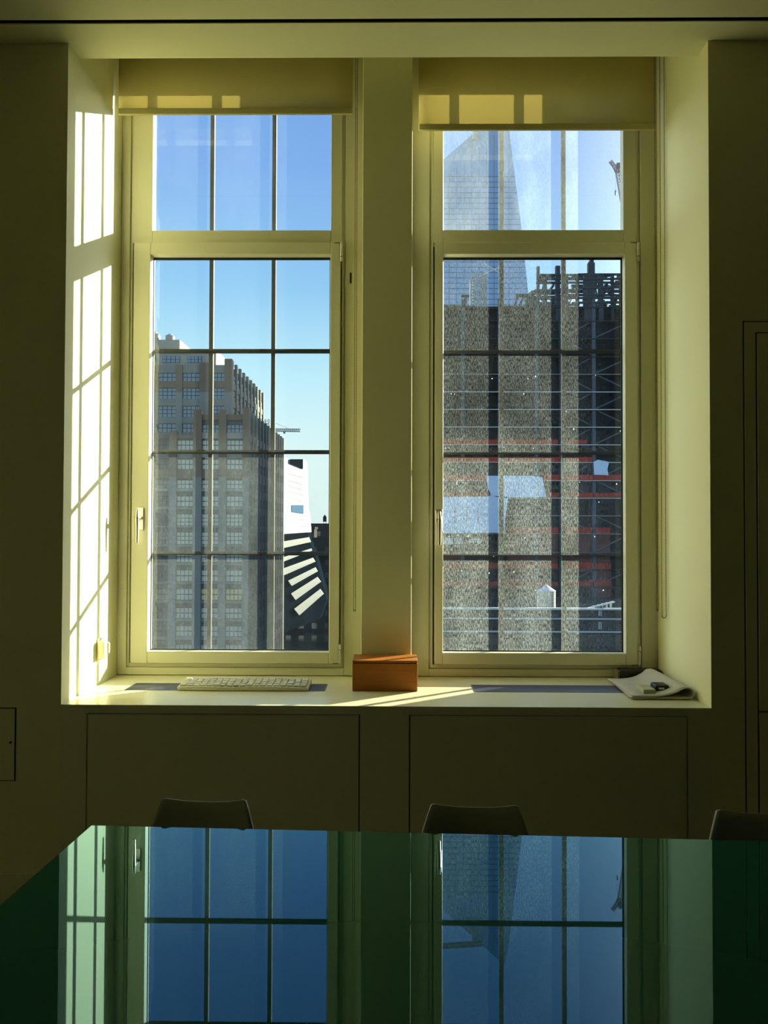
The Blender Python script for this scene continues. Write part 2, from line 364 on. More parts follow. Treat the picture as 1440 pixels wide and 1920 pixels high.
def make_window(n, ox0, ox1, sx0, sx1, gx0, gx1, bars, dust, hx, hz):
    root = empty('window_%d' % n, ((ox0+ox1)/2, YW, ZS), **ST)
    zt0, zt1 = 2.556, 2.609           # transom
    sz0, sz1 = 0.821, 2.552           # sash outer
    gz0, gz1 = 0.869, 2.502
    ztop = 3.19
    b = MB()
    # outer frame with a stepped profile
    rect_frame(b, ox0, ox1, ZS+.002, 3.6, sx0-.022, sx1+.02, 0.801, ztop+.06, YW, 3.475, 'joinery')
    rect_frame(b, sx0-.022, sx1+.02, 0.801, ztop+.06, sx0-(.014 if n == 1 else .006), sx1+.005, 0.8170, ztop+.04, YW+.012, 3.475, 'joinery')
    rect_frame(b, sx0-.016, sx1+.006, 0.815, zt0, sx0+.006, sx1-.006, 0.826, 2.545, 3.452, 3.456, 'dark')
    b.build('outer_frame', root, bevel=.002)
    b = MB()
    rect_frame(b, sx0-(.014 if n == 1 else .006), sx1+.005, zt0, ztop+.04, gx0, gx1, zt1, ztop, YW+.004, 3.452, 'joinery')
    b.build('fixed_light_frame', root, bevel=.002)
    b = MB()
    rect_frame(b, sx0, sx1, sz0, sz1, gx0, gx1, gz0, gz1, YW-.016, 3.450, 'joinery')
    b.build('casement_sash', root, bevel=.003)
    # light glazing bead + dark gasket
    b = MB(); rect_frame(b, gx0, gx1, gz0, gz1, gx0+.003, gx1-.006, gz0+.004, gz1-.010, 3.425, 3.430, 'rubber'); b.build('gasket', root)
    gm = window_glass('dusty_glass_%d' % n, dust[0], seed=n*4.0, edge=dust[2], streak=(.5 if n == 1 else 1)); gu = window_glass('upper_glass_%d' % n, dust[1], seed=n*7.0+2, streak=.5)
    MB().box(gx0-.004, gx1+.004, 3.436, 3.437, gz0-.004, gz1+.004, gm).build('casement_pane', root)
    MB().box(gx0-.004, gx1+.004, 3.436, 3.437, zt1-.004, ztop+.01, gu).build('upper_pane', root)
    for bx in bars:
        MB().box(bx-.0085, bx+.0085, 3.456, 3.474, 0.82, 3.33, 'steelbar').build('vertical_glazing_bar', root)
    for bz in (1.268, 1.693, 2.118, 2.543):
        MB().box(gx0-.03, gx1+.03, 3.457, 3.473, bz-.008, bz+.008, 'steelbar').build('horizontal_glazing_bar', root)
    # espagnolette handle
    y = YW-.016
    hb = MB().box(hx-.015, hx+.015, y-.007, y, hz-.030, hz+.062, 'handle')
    ho = hb.build('handle', root, bevel=.003)
    l = MB().bar((hx, y-.007, hz+.020), (hx, y-.045, hz+.020), .009, 'handle', 12)
    l.bar((hx, y-.045, hz+.052), (hx, y-.050, hz+.02), .006, 'handle', 10, .0095); l.bar((hx, y-.050, hz+.02), (hx, y-.048, hz-.082), .0095, 'handle', 10, .0065)
    l.build('lever', ho)
    if n == 1:
        k = MB().bar((hx-.012, y-.01, hz+.008), (hx-.012, y-.02, hz+.008), .008, 'handle', 14).bar((hx-.012, y-.02, hz+.008), (hx-.012, y-.026, hz+.008), .003, 'chrome', 8)
        k.build('lock_cylinder', ho)
    for z, s in ((2.548, -1), (0.823, 1)):
        q = MB(); x = sx1+.0055
        z2 = z+s*.078
        q.bar((x, y-.004, min(z, z2)), (x, y-.004, max(z, z2)), .0052, 'chrome', 12)
        q.bar((x, y-.004, z+s*.056), (x, y-.004, z+s*.058), .0058, 'black', 12)
        q.box(x-.03, x, y-.001, y+.001, z-.0015 if s > 0 else z-.0005, z+.001 if s > 0 else z+.002, 'black')
        q.build('hinge', root, label='satin steel hinge barrel')
    return root
w1 = make_window(1, XL, -0.127, -1.076, -0.223, -1.006, -0.2635, (-0.770, -0.508), (0.0045, 0.011, (-1.006, 0.26, 4.0, .869, 4.0)), -1.038, 1.395)
w2 = make_window(2, 0.070, XR, 0.167, 0.993, 0.201, 0.944, (0.449, 0.709), (0.0150, 0.052, (0.201, 0.25, .3, .869, 1.6)), 0.184, 1.390)
MB().box(-0.184, -0.177, YW-.0015, YW+.001, 2.386, 2.430, 'dark').build('latch_slot', w1, label='small dark slot in the frame')

# ------------------------------------------------------------------ roller blinds
def chain(b, x, y, z0, z1, half):
    z = z0; k = 0
    while z < z1:
        b.sphere((x-half, y, z), .0023, 'chain', 5, 3); b.sphere((x+half, y+.004, z+.003), .0023, 'chain', 5, 3); z += .0062
    b.bar((x-half, y, z0), (x-half, y, z1), .0008, 'chain', 4); b.bar((x+half, y+.004, z0), (x+half, y+.004, z1), .0008, 'chain', 4)
    for i in range(9):
        a = math.pi*i/8; b.sphere((x-half*math.cos(a), y+.002, z0-half*math.sin(a)), .0023, 'chain', 5, 3)
def blind(x0, x1, zb, label, chains):
    t = thing('roller_blind', label, 'blind', ((x0+x1)/2, 3.3, 3.5), group='roller blinds over the two windows')
    f = MB(); n = 12
    vs = []
    for i in range(n+1):
        x = x0+(x1-x0)*i/n; yy = 3.300+.0012*math.sin(i*1.3)
        vs += [(x, yy, zb+.02), (x, yy, 3.46)]
    f.add(vs, [(2*i, 2*i+2, 2*i+3, 2*i+1) for i in range(n)], 'blind', True)
    so = f.build('fabric', t); sm = so.modifiers.new('s', 'SOLIDIFY'); sm.thickness = .0007
    MB().box(x0, x1, 3.293, 3.305, zb, zb+.026, 'blindbar').build('bottom_bar', t, bevel=.003)
    MB().bar((x0, 3.325, 3.48), (x1, 3.325, 3.48), .028, 'blind', 20).build('roller_tube', t)
    for x in (x0-.006, x1+.002): MB().box(x, x+.004, 3.29, 3.37, 3.43, 3.60, 'chrome').build('bracket', t)
    for (cx, cy, cz, half) in chains:
        c = MB(); chain(c, cx, cy, cz, 3.46, half); c.build('bead_chain', t, label='dark bead pull chain')
blind(-1.117, -0.170, 3.040, 'left roller blind with beige fabric, hanging slightly higher than its neighbour', [(-0.157, 3.335, 1.045, .0035)])
blind(0.096, 1.040, 2.973, 'right roller blind with beige fabric, pulled lower and with two chains beside it', [(1.048, 3.31, 1.055, .0035), (1.062, 3.27, 1.035, .009)])

# ------------------------------------------------------------------ things on the sill
def grille(x0, x1, label):
    t = thing('sill_grille', label, 'vent', ((x0+x1)/2, 3.15, ZS), group='air grilles let into the sill')
    b = MB(); rect_frame_xy = [(x0, x1, 3.083, 3.088), (x0, x1, 3.217, 3.222), (x0, x0+.005, 3.088, 3.217), (x1-.005, x1, 3.088, 3.217)]
    for a in rect_frame_xy: b.box(a[0], a[1], a[2], a[3], ZS, ZS+.0012, 'grille')
    b.build('frame', t)
    b = MB(); y = 3.091
    while y < 3.215: b.box(x0+.005, x1-.005, y, y+.0075, ZS+.0001, ZS+.0008, 'grille'); y += .0095
    b.build('slats', t)
    MB().box(x0+.005, x1-.005, 3.088, 3.217, ZS+.00002, ZS+.0001, 'black').build('opening', t, label='dark opening between the slats')
grille(-1.000, -0.255, 'narrow metal air grille in the sill below the left window, partly under the keyboard')
grille(0.300, 0.890, 'narrow bluish metal air grille in the sill below the right window')

# box
t = thing('wooden_box', 'small orange-brown wooden box with a lid, on the sill against the pier between the windows', 'box', (-0.031, 3.16, ZS))
MB().box(-0.152, 0.090, 3.085, 3.240, ZS+.0005, 0.873, 'wood').build('body', t, bevel=.002)
MB().box(-0.150, 0.088, 3.087, 3.238, 0.873, 0.8755, 'dark').build('lid_gap', t, label='dark line between lid and body')
MB().box(-0.152, 0.090, 3.085, 3.240, 0.8755, 0.883, 'wood').build('lid', t, bevel=.0015)

# keyboard
t = thing('keyboard', 'long flat white keyboard lying on the sill below the left window', 'keyboard', (-0.56, 3.15, ZS))
b = MB(); n = 24; vs = []
for i in range(n+1):
    u = i/n; x = -0.803+0.488*u; bow = .010*math.sin(math.pi*u)+.002*math.sin(u*9); hz = .014+.003*math.sin(u*math.pi)+.0015*math.sin(u*11)
    vs += [(x, 3.082-bow, ZS+.002), (x, 3.080-bow, ZS+hz), (x, 3.215, ZS+hz+.008), (x, 3.217, ZS+.002)]
fs = []
for i in range(n):
    for k in range(4): fs.append((4*i+k, 4*i+(k+1) % 4, 4*i+4+(k+1) % 4, 4*i+4+k))
fs += [(0, 3, 2, 1), (4*n, 4*n+1, 4*n+2, 4*n+3)]
b.add(vs, fs, 'keyboard'); b.build('case', t, bevel=.002)
for r in range(5):
    for c in range(19):
        u = (c+.5)/19; x = -0.796+0.474*u; y0 = 3.094-.008*math.sin(math.pi*u)+r*.0235
        z = ZS+.0165+.003*math.sin(u*math.pi)+r*.0018
        MB().box(x-.0102, x+.0102, y0-.0095, y0+.0095, z-.002, z+.0045+(.0012 if (r*7+c*3) % 5 == 0 else 0), 'keyboard').build('key', t, bevel=.0015, seg=1)

# plug on the reveal
t = thing('wall_outlet', 'cream plug-in unit in an outlet, low on the sunlit left side of the window recess', 'outlet', (XL, 3.20, 0.86))
MB().box(XL, XL+.007, 3.165, 3.240, 0.862, 0.950, 'white_plastic').build('plate', t, bevel=.003)
MB().box(XL+.007, XL+.034, 3.152, 3.186, 0.872, 0.940, 'white_plastic').build('adapter', t, bevel=.005)
MB().box(XL+.007, XL+.030, 3.204, 3.232, 0.884, 0.928, 'white_plastic').build('plug', t, bevel=.006)

# newspaper
t = thing('newspaper', 'folded grey newspaper with a curled fold, on the right end of the sill', 'newspaper', (0.95, 3.13, ZS))
def sheet(name, zoff, th, x0, front, back, curl, lab=None):
    ny = 14; prof = []
    def P(v):
        # centre line for depth parameter v (0 front, 1 back)
        k = 1+.25*v; pts = []
        for i in range(8): pts.append((x0+.002*v+(0.186-(x0-.842))*i/7, zoff+.0015))
        if curl:
            cx, r = 1.040-.026*v, .0185*k
            for i in range(1, 12):
                a = -math.pi/2+math.pi*1.15*i/11; pts.append((cx+(r*1.35)*math.cos(a), zoff+.0015+r+r*math.sin(a)))
            lx, lz = pts[-1]
            for i in range(1, 9):
                s_ = i/8; pts.append((lx-(lx-x0-.006)*s_, zoff+.0075+(lz-zoff-.0075)*(1-s_)**4))
        else: pts.append((1.052, zoff+.0015))
        return pts
    rows = [P(j/ny) for j in range(ny+1)]; n = len(rows[0]); vs = []
    for j, r in enumerate(rows):
        y = front+(back-front)*j/ny
        for i, p in enumerate(r): vs.append((p[0]+ (0.012*j/ny if i < 3 else 0), y+.006*math.sin(i*.5)*(1 if j == 0 else 0)*.3, p[1]))
    b = MB(); b.add(vs, [(j*n+i, j*n+i+1, (j+1)*n+i+1, (j+1)*n+i) for j in range(ny) for i in range(n-1)], 'paper', True)
    o = b.build(name, t); s_ = o.modifiers.new('s', 'SOLIDIFY'); s_.thickness = th; s_.offset = 0
sheet('inner_pages', ZS+.0015, .0025, .846, 2.960, 3.305, False)
sheet('outer_pages', ZS+.0050, .0035, .842, 2.956, 3.300, True)
b = MB()
tag(MB().box(0.896, 0.940, 2.990, 3.080, ZS+.0155, ZS+.031, 'eraser').build('eraser', bevel=.002, origin=(0.912, 3.04, ZS+.0155)), 'small pale green block-shaped eraser lying on the newspaper', 'eraser')
t = thing('plastic_device', 'small black plastic device with a white label, lying on the newspaper', 'device', (0.965, 3.07, ZS+.016))
MB().box(0.948, 1.000, 3.020, 3.085, ZS+.017, ZS+.041, 'black').build('case', t, bevel=.007, seg=3)
MB().box(0.960, 0.980, 3.0185, 3.0205, ZS+.026, ZS+.032, 'label').build('sticker', t, label='small white sticker')
t['_'] = 0
t = thing('zip_case', 'flat black case tucked in the corner of the sill behind the newspaper', 'case', (0.985, 3.36, ZS))
MB().box(0.905, 1.070, 3.318, 3.384, ZS+.001, ZS+.044, 'leather').build('body', t, bevel=.007, seg=3)
MB().box(0.893, 0.905, 3.325, 3.378, ZS+.003, ZS+.040, 'brass').build('zip_end', t, bevel=.003, label='lighter worn end of the case')

# ------------------------------------------------------------------ table
ZT = EYE-0.652; TA = -0.0425
ca, sa = math.cos(TA), math.sin(TA)
def tpos(u, v): return Vector((-0.664+u*ca-v*sa, 1.828+u*sa+v*ca, 0))   # u along the far edge, v away from the camera
t = thing('table', 'large table with a glossy dark green glass top in front of the windows', 'table', tpos(0, 0), rz=TA)
t['_o'] = (0, 0, 0)
MB().box(0, 2.4, -2.6, 0, ZT-.012, ZT, 'tableglass').build('glass_top', t, bevel=.0025, seg=3)
MB().box(0.05, 2.35, -2.55, -0.05, ZT-.05, ZT-.0125, 'tableleg').build('frame', t, bevel=.003)
for u in (0.10, 2.3):
    for v in (-0.10, -2.5): MB().box(u-.025, u+.025, v-.025, v+.025, 0, ZT-.05, 'tableleg').build('leg', t, bevel=.003)

# ------------------------------------------------------------------ chairs
def make_chair(label):
    t = thing('shell_chair', label, 'chair', (0, 0, 0), group='grey chairs along the far side of the table')
    b = MB(); ns, nv = 24, 14; vs = []
    H = ZT+.0358
    for j in range(nv+1):
        v = j/nv; z = 0.42+(H-0.42)*v
        wdt = .097+.34*(H-z)
        tilt = .065*v
        for i in range(ns+1):
            s = -1+2*i/ns
            corner = 0 if j < nv else -.0035*max(0, abs(s)-.93)/.07
            dip = -.0115*(1-abs(s)**2.4)*v**8
            vs.append((s*wdt, .012-.012*s*s-.030*s*s*(1-v)+tilt-.065, z+dip+corner))
    n = ns+1
    b.add(vs, [(j*n+i, j*n+i+1, (j+1)*n+i+1, (j+1)*n+i) for j in range(nv) for i in range(ns)], 'chair', True)
    o = b.build('backrest', t); s_ = o.modifiers.new('s', 'SOLIDIFY'); s_.thickness = .008; s_.offset = 0
    b = MB(); vs = []; n2 = 16
    for j in range(n2+1):
        v = j/n2
        for i in range(n2+1):
            s = -1+2*i/n2; wd = .205-.03*(1-v)-.01*v
            vs.append((s*wd, -.42+.37*v-(.02*s*s if v < .1 else 0), .425+.018*s*s-.012*math.sin(v*math.pi)-.02*max(0, .15-v)/.15+(.0)))
    n = n2+1
    b.add(vs, [(j*n+i, j*n+i+1, (j+1)*n+i+1, (j+1)*n+i) for j in range(n2) for i in range(n2)], 'chair', True)
    o = b.build('seat', t); s_ = o.modifiers.new('s', 'SOLIDIFY'); s_.thickness = .010; s_.offset = 0
    for sx in (-1, 1):
        for (y0, y1) in ((-.36, -.40), (-.08, -.02)):
            MB().bar((sx*.13, y0, .415), (sx*.18, y1, 0), .010, 'chair_leg', 10, .008).build('leg', t)
    MB().bar((-.135, -.36, .405), (.135, -.36, .405), .008, 'chair_leg', 8).build('cross_bar', t)
    MB().bar((-.135, -.08, .405), (.135, -.08, .405), .008, 'chair_leg', 8).build('cross_bar', t)
    return t
def copy_tree(o, parent=None):
    c = o.copy(); COL.objects.link(c); c.parent = parent
    for ch in list(o.children): copy_tree(ch, c)
    return c
c1 = make_chair('grey shell chair behind the table, in front of the left access panel')
c2 = copy_tree(c1); c2['label'] = 'grey shell chair behind the table, in front of the right access panel'
c3 = copy_tree(c1); c3['label'] = 'grey shell chair behind the table, cut off by the right edge'
for c, px, py in ((c1, 382, 1505), (c2, 888, 1517), (c3, 1410, 1521)):
    p = at(px, py, 1.90); c.location = (p.x, 1.903-(p.x+.43)*.042, 0); c.rotation_euler = (0, 0, TA)

# ================================================================== outside
def pxbox(b, px0, py0, px1, py1, Y, depth, m):
    """box whose front face at distance Y covers the picture rectangle"""
    a = at(px0, py0, Y); c = at(px1, py1, Y)
    b.box(a.x, c.x, Y, Y+depth, min(a.z, c.z), max(a.z, c.z), m); return b
MB().box(-400, 500, 8, 900, -42, -40, 'ground').build('ground', **ST)

# ---- old stone and brick office tower (left window)
tower = thing('office_tower', 'tall stepped grey stone and brown brick office building seen through the left window', 'building', (-45, 160, -40))
D1, D2 = 160.0, 168.0
xr1 = at(466, 800, D1).x; xr2 = at(434, 720, D2).x
zA = at(440, 777, D1).z; zB = at(320, 816, D1).z; zC = at(400, 684, D2).z
xm = at(366, 800, D1).x
b = MB()
b.box(-75, xm, D1+1.2, 211, -40, zB, 'stone').box(xm, xr1-.4, D1+1.2, 211, -40, zA, 'stone')
b.build('lower_block', tower)
MB().box(-75, xr2-.4, D2+1.0, 209, zB-2, zC, 'stone').build('upper_block', tower)
# penthouse
p0 = at(282, 655, 174); p1 = at(405, 664, 174)
MB().box(-75, at(405, 664, 174).x, 174, 204, zC-1, at(350, 655, 174).z, 'stucco').build('penthouse', tower)
MB().box(-75, at(337, 640, 180).x, 180, 200, zC, at(337, 637, 180).z, 'stucco').build('upper_penthouse', tower)
# front facade module
def panes(b, x0, x1, z0, z1, y, nx, nz, mp):
    dx = (x1-x0)/nx; dz = (z1-z0)/nz
    b.box(x0, x1, y+.12, y+.2, z0, z1, 'wframe')
    for i in range(nx):
        for k in range(nz):
            b.box(x0+dx*(i+.08), x0+dx*(i+.92), y+.04, y+.13, z0+dz*(k+.09), z0+dz*(k+.91), mp)
rowsA = [(796, 811), (825, 844), (861, 880), (900, 916), (930, 950), (964, 986), (998, 1021), (1034, 1055), (1069, 1091), (1104, 1126), (1140, 1160), (1174, 1194), (1209, 1229), (1244, 1264)]
colsA = [(253, 271), (291, 317), (331, 362), (378, 410), (424, 455)]
zb = 894   # brown brick band ends here
pier_px = [(271, 291), (317, 331), (362, 378), (410, 424), (455, 466.5)]
def zrow(py, Y=D1, px=400): return at(px, py, Y).z
for i, (a, c) in enumerate(pier_px):
    top = (768 if a > 360 else 808) - (4 if i in (4,) else 0)
    x0, x1 = at(a, 900, D1).x, at(c, 900, D1).x
    b = MB(); b.box(x0, x1, D1-.3, D1+1.2, zrow(zb), zrow(top), 'brick').box(x0, x1, D1-.25, D1+1.2, -40, zrow(zb), 'stone'); b.build('pier', tower)
for j, (ra, rb) in enumerate(rowsA):
    nxt = rowsA[j+1][0] if j+1 < len(rowsA) else rb+15
    for i, (a, c) in enumerate(colsA):
        if j == 0 and i < 3: continue
        x0, x1 = at(a, 900, D1).x, at(c, 900, D1).x
        b = MB(); mp = 'pane'
        if j == 9 and i >= 3: mp = 'pane_lit'
        if j < 1: mp = 'pane_blue'
        zt_, zb_ = zrow(ra), zrow(rb)
        sh = 0.9 if (j > 3 or j in (0, 1)) else 0.1
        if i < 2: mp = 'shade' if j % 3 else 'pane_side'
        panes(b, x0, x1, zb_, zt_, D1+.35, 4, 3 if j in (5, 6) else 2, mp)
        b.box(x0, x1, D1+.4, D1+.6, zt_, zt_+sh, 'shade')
        b.build('window', tower)
        lm = 'brick' if j in (2,) else 'ledge' if j < 4 else 'stone'
        q = MB().box(x0, x1, D1+.1, D1+1.2, zrow(nxt)+ (0.9 if nxt > 920 else 0.3), zb_, lm); q.build('spandrel', tower)
b = MB().box(at(378, 0, D1).x, xr1, D1+.1, D1+1.2, zrow(796)+.9, zA, 'brick').box(-75, xm, D1+.1, D1+1.2, zrow(825)+.3, zB, 'brick')
b.build('parapet_band', tower)
# upper block front
rowsC = [(699, 715), (727, 748), (761, 782), (794, 811)]; colsC = [(296, 330), (342, 374), (393, 421)]
for (a, c, tp) in ((282, 296, 684), (330, 342, 684), (374, 393, 680), (421, 435, 673)):
    x0, x1 = at(a, 720, D2).x, at(c, 720, D2).x
    MB().box(x0, x1, D2-.2, D2+1, zrow(735, D2), zrow(tp, D2), 'brick').box(x0, x1, D2-.15, D2+1, zB-1, zrow(735, D2), 'stone').build('pier', tower)
for j, (ra, rb) in enumerate(rowsC):
    for i, (a, c) in enumerate(colsC):
        x0, x1 = at(a, 720, D2).x, at(c, 720, D2).x; b = MB()
        panes(b, x0, x1, zrow(rb, D2), zrow(ra, D2), D2+.35, 4, 3 if j in (1, 2) else 2, 'pane_blue'); b.build('window', tower)
        nz = zrow(rowsC[j+1][0], D2) if j < 3 else zB-1
        MB().box(x0, x1, D2+.1, D2+1, nz, zrow(rb, D2), 'brick' if j == 0 else 'stone').build('spandrel', tower)
MB().box(-75, xr2, D2+.1, D2+1, zrow(699, D2), zC, 'stone').build('parapet_band', tower)
# the same bays carried on to the left, out of the window's view
b = MB()
for k in range(7):
    xa = at(253, 900, D1).x-4.6*(k+1)
    if xa < -74: break
    for (ra, rb) in rowsA[1:]: panes(b, xa, xa+3.2, zrow(rb), zrow(ra), D1+1.0, 4, 2, 'pane')
    for (ra, rb) in rowsC: panes(b, xa-1.2, xa+2.2, zrow(rb, D2), zrow(ra, D2), D2+.85, 4, 2, 'pane_blue')
b.build('far_windows', tower, kind='stuff')
# penthouse windows
for (a, c) in ((310, 343), (357, 384)):
    b = MB(); panes(b, at(a, 0, 174).x, at(c, 0, 174).x, at(0, 680, 174).z, at(0, 668, 174).z, 173.8, 4, 2, 'pane_blue'); b.build('window', tower)
# side facade, facing right: piers and narrow windows, floor by floor
def side_facade(x, y0, y1, ztop, zlow, floors, nbay, bright, pierh, idx):
    dy = (y1-y0)/nbay
    for k in range(nbay+1):
        yy = y0+dy*k
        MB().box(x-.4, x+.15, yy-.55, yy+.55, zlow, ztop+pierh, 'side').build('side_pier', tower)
    n = 0; rest = MB()
    for (za, zb2) in floors:
        for k in range(nbay):
            a, c = y0+dy*k+.6, y0+dy*(k+1)-.6
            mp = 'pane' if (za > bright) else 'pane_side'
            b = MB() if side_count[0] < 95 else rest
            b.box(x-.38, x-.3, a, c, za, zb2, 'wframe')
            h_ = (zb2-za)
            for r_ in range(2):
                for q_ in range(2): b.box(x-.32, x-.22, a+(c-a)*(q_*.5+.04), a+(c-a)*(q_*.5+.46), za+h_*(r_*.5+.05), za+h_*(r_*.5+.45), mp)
            if b is not rest: b.build('side_window', tower); side_count[0] += 1
    for i in range(len(floors)-1):
        lo = floors[i+1][1]; hi = floors[i][0]
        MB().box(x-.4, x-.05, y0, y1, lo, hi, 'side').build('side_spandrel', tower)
    if rest.v: rest.build('side_window', tower, kind='stuff')
side_count = [0]
flC = [(zrow(r[1], D2), zrow(r[0], D2)) for r in rowsC[:3]]
side_facade(xr2, D2+1, 209, zC-.6, zA-2, flC, 9, flC[2][0]-.1, 1.6, 0)
flA = [(zrow(r[1]), zrow(r[0])) for r in rowsA]
side_facade(xr1, D1+1, 211, zA-.2, -40, flA, 12, 99, 1.2, 1)

# water tanks on its roof
def water_tank(label, px, py_top, py_bot, halfpx, Y, group=None, legs=True, mats=('tankwood', 'tankroof'), base=None):
    c = at(px, py_bot, Y)
    if base is not None: c.z = base
    top = at(px, py_top, Y); r = abs(at(px+halfpx, 0, Y).x-c.x); h_ = top.z-c.z
    t = thing('water_tank', label, 'water tank', (c.x, Y, c.z), group=group)
    z0 = c.z+(h_*.2 if legs else 0); z1 = c.z+h_*.72
    b = MB(); b.bar((c.x, Y, z0), (c.x, Y, z1), r, mats[0], 20)
    for k in range(4): zz = z0+(z1-z0)*(k+.5)/4; b.bar((c.x, Y, zz-.04), (c.x, Y, zz+.04), r*1.02, mats[1], 20)
    b.build('barrel', t)
    MB().bar((c.x, Y, z1), (c.x, Y, top.z), r*1.08, mats[1], 20, .05).build('conical_roof', t)
    if legs:
        for sx in (-1, 1):
            for sy in (-1, 1): MB().bar((c.x+sx*r*.6, Y+sy*r*.6, c.z), (c.x+sx*r*.6, Y+sy*r*.6, z0), r*.07, 'steel', 6).build('leg', t)
g = 'water tanks on the stepped tower roof'
water_tank('left one of two round water tanks on top of the stepped tower', 291, 621, 640, 15, 184, g, False, base=at(337, 637, 180).z)
water_tank('right one of two round water tanks on top of the stepped tower', 319, 625, 641, 14, 184, g, False, base=at(337, 637, 180).z)

# ---- tower crane behind the office tower
def lattice(b, a, c, wd, m, n, r):
    a, c = Vector(a), Vector(c); d = (c-a); q = d.cross(Vector((0, 1, 0))).normalized()*wd/2; y = Vector((0, wd/2, 0))
    cs = [q+y, q-y, -q-y, -q+y]
    for k in cs: b.bar(a+k, c+k, r, m, 4)
    for i in range(n):
        p0 = a+d*(i/n); p1 = a+d*((i+1)/n)
        for k in range(4): b.bar(p0+cs[k], p1+cs[(k+1) % 4], r*.7, m, 4); b.bar(p0+cs[k], p0+cs[(k+1) % 4], r*.7, m, 4)
Y = 300
t = thing('tower_crane', 'distant thin tower crane with a horizontal jib behind the stepped tower', 'crane', at(501, 880, Y))
b = MB(); lattice(b, at(501, 1200, Y), at(501, 786, Y), 1.4, 'crane_grey', 50, .13); b.build('mast', t)
b = MB(); lattice(b, at(488, 806, Y), at(563, 807, Y), .9, 'crane_grey', 20, .12); b.build('jib', t)
b = MB(); b.box(at(536, 0, Y).x, at(540, 0, Y).x, Y-.5, Y+.5, at(0, 812, Y).z, at(0, 808, Y).z, 'crane_grey'); b.build('trolley', t)
MB().bar(at(501, 787, Y), at(540, 803, Y), .06, 'crane_grey', 4).build('tie_cable', t)

# ---- white faceted building with slanting bands
Y = 222
t = thing('striped_building', 'white building with slanting white and dark bands beside the stepped tower', 'building', at(560, 1160, Y))
def slant(px): return 218+(px-520)*0.14*1.3
def sprism(b, pts, off, th, m):
    # outline on the slanting face of the building, off in front of it, th thick
    fr = [at(x, y, slant(x)+off) for x, y in pts]; n = len(fr)
    bk = [v+Vector((0, th, 0)) for v in fr]
    b.add(fr+bk, [tuple(range(n)), tuple(range(2*n-1, n-1, -1))]+[(i, i+n, (i+1) % n+n, (i+1) % n) for i in range(n)], m); return b
def pp(pts, Y): return [(at(x, y, Y).x, at(x, y, Y).z) for x, y in pts]
sprism(MB(), [(515, 850), (543, 861), (570, 862), (572, 950), (575, 962), (578, 998), (520, 1002)], 0, 9, 'whitebld').build('upper_storeys', t)
sprism(MB(), [(543, 861), (568, 861), (568, 879), (543, 869)], -.3, .3, 'navy').build('roof_wedge', t, label='dark wedge at the top')
b = MB()
for yy in (895, 908, 918, 928, 940): sprism(b, [(540, yy-8), (568, yy), (568, yy+.8), (540, yy-7.2)], -.1, .1, 'tower_line')
for yy in (973, 986): sprism(b, [(543, yy), (574, yy+1), (574, yy+2), (543, yy+1)], -.1, .1, 'tower_line')
b.build('cladding_joints', t)
sprism(MB(), [(547, 947), (569, 947), (569, 963), (547, 960)], -.2, .2, 'blueglass').build('glazed_band', t)
sprism(MB(), [(528, 997), (577, 996), (579, 1012), (590, 1040), (608, 1105), (612, 1125), (600, 1160), (556, 1178), (536, 1185), (520, 1185)], .2, 9, 'navy').build('lower_storeys', t)
st = [[(425, 490), (720, 445), (745, 505), (425, 568)], [(425, 690), (750, 585), (760, 612), (425, 742)], [(430, 830), (770, 700), (800, 750), (470, 897)], [(465, 985), (800, 820), (830, 870), (510, 1050)], [(500, 1145), (825, 940), (870, 1000), (558, 1225)], [(540, 1335), (860, 1090), (905, 1150), (605, 1415)]]
for q in st:
    pts = [(470+x/6.62, 940+y/6.62) for x, y in q]
    if pts[0][0] < 535: pts[0] = (pts[0][0]-8, pts[0][1]+2); pts[3] = (pts[3][0]-8, pts[3][1]+3)
    sprism(MB(), pts, -.8, 1.0, 'band').build('white_band', t)

# ---- low dark blocks beyond
def block(label, px0, px1, py, Y, depth, m, z0=-40, **k):
    a, c = at(px0, py, Y), at(px1, py, Y)
    t = thing('distant_building', label, 'building', ((a.x+c.x)/2, Y, z0))
    MB().box(a.x, c.x, Y, Y+depth, z0, a.z, m).build('walls', t)
    b = MB(); wd = (c.x-a.x)
    nx = max(3, int(wd/4)); nz = max(3, int((a.z-z0)/4))
    for i in range(nx):
        for j in range(1, nz):
            b.box(a.x+wd*(i+.3)/nx, a.x+wd*(i+.7)/nx, Y-.15, Y, a.z-j*4.0, a.z-j*4.0+1.8, 'pane_side')
    b.build('windows', t, kind='stuff')
    MB().box(a.x-.3, c.x+.3, Y-.4, Y+depth, a.z, a.z+.7, m).build('cornice', t)
    return t
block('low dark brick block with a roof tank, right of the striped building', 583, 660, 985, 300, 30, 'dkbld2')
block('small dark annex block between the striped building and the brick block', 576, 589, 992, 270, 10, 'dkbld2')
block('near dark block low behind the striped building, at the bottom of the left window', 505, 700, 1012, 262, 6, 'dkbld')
water_tank('tiny dark roof tank on the low brick block, at the right of the left window', 609, 965, 985, 8, 304, None, True, ('dkbld2', 'dkbld2'), at(583, 985, 300).z+.7)

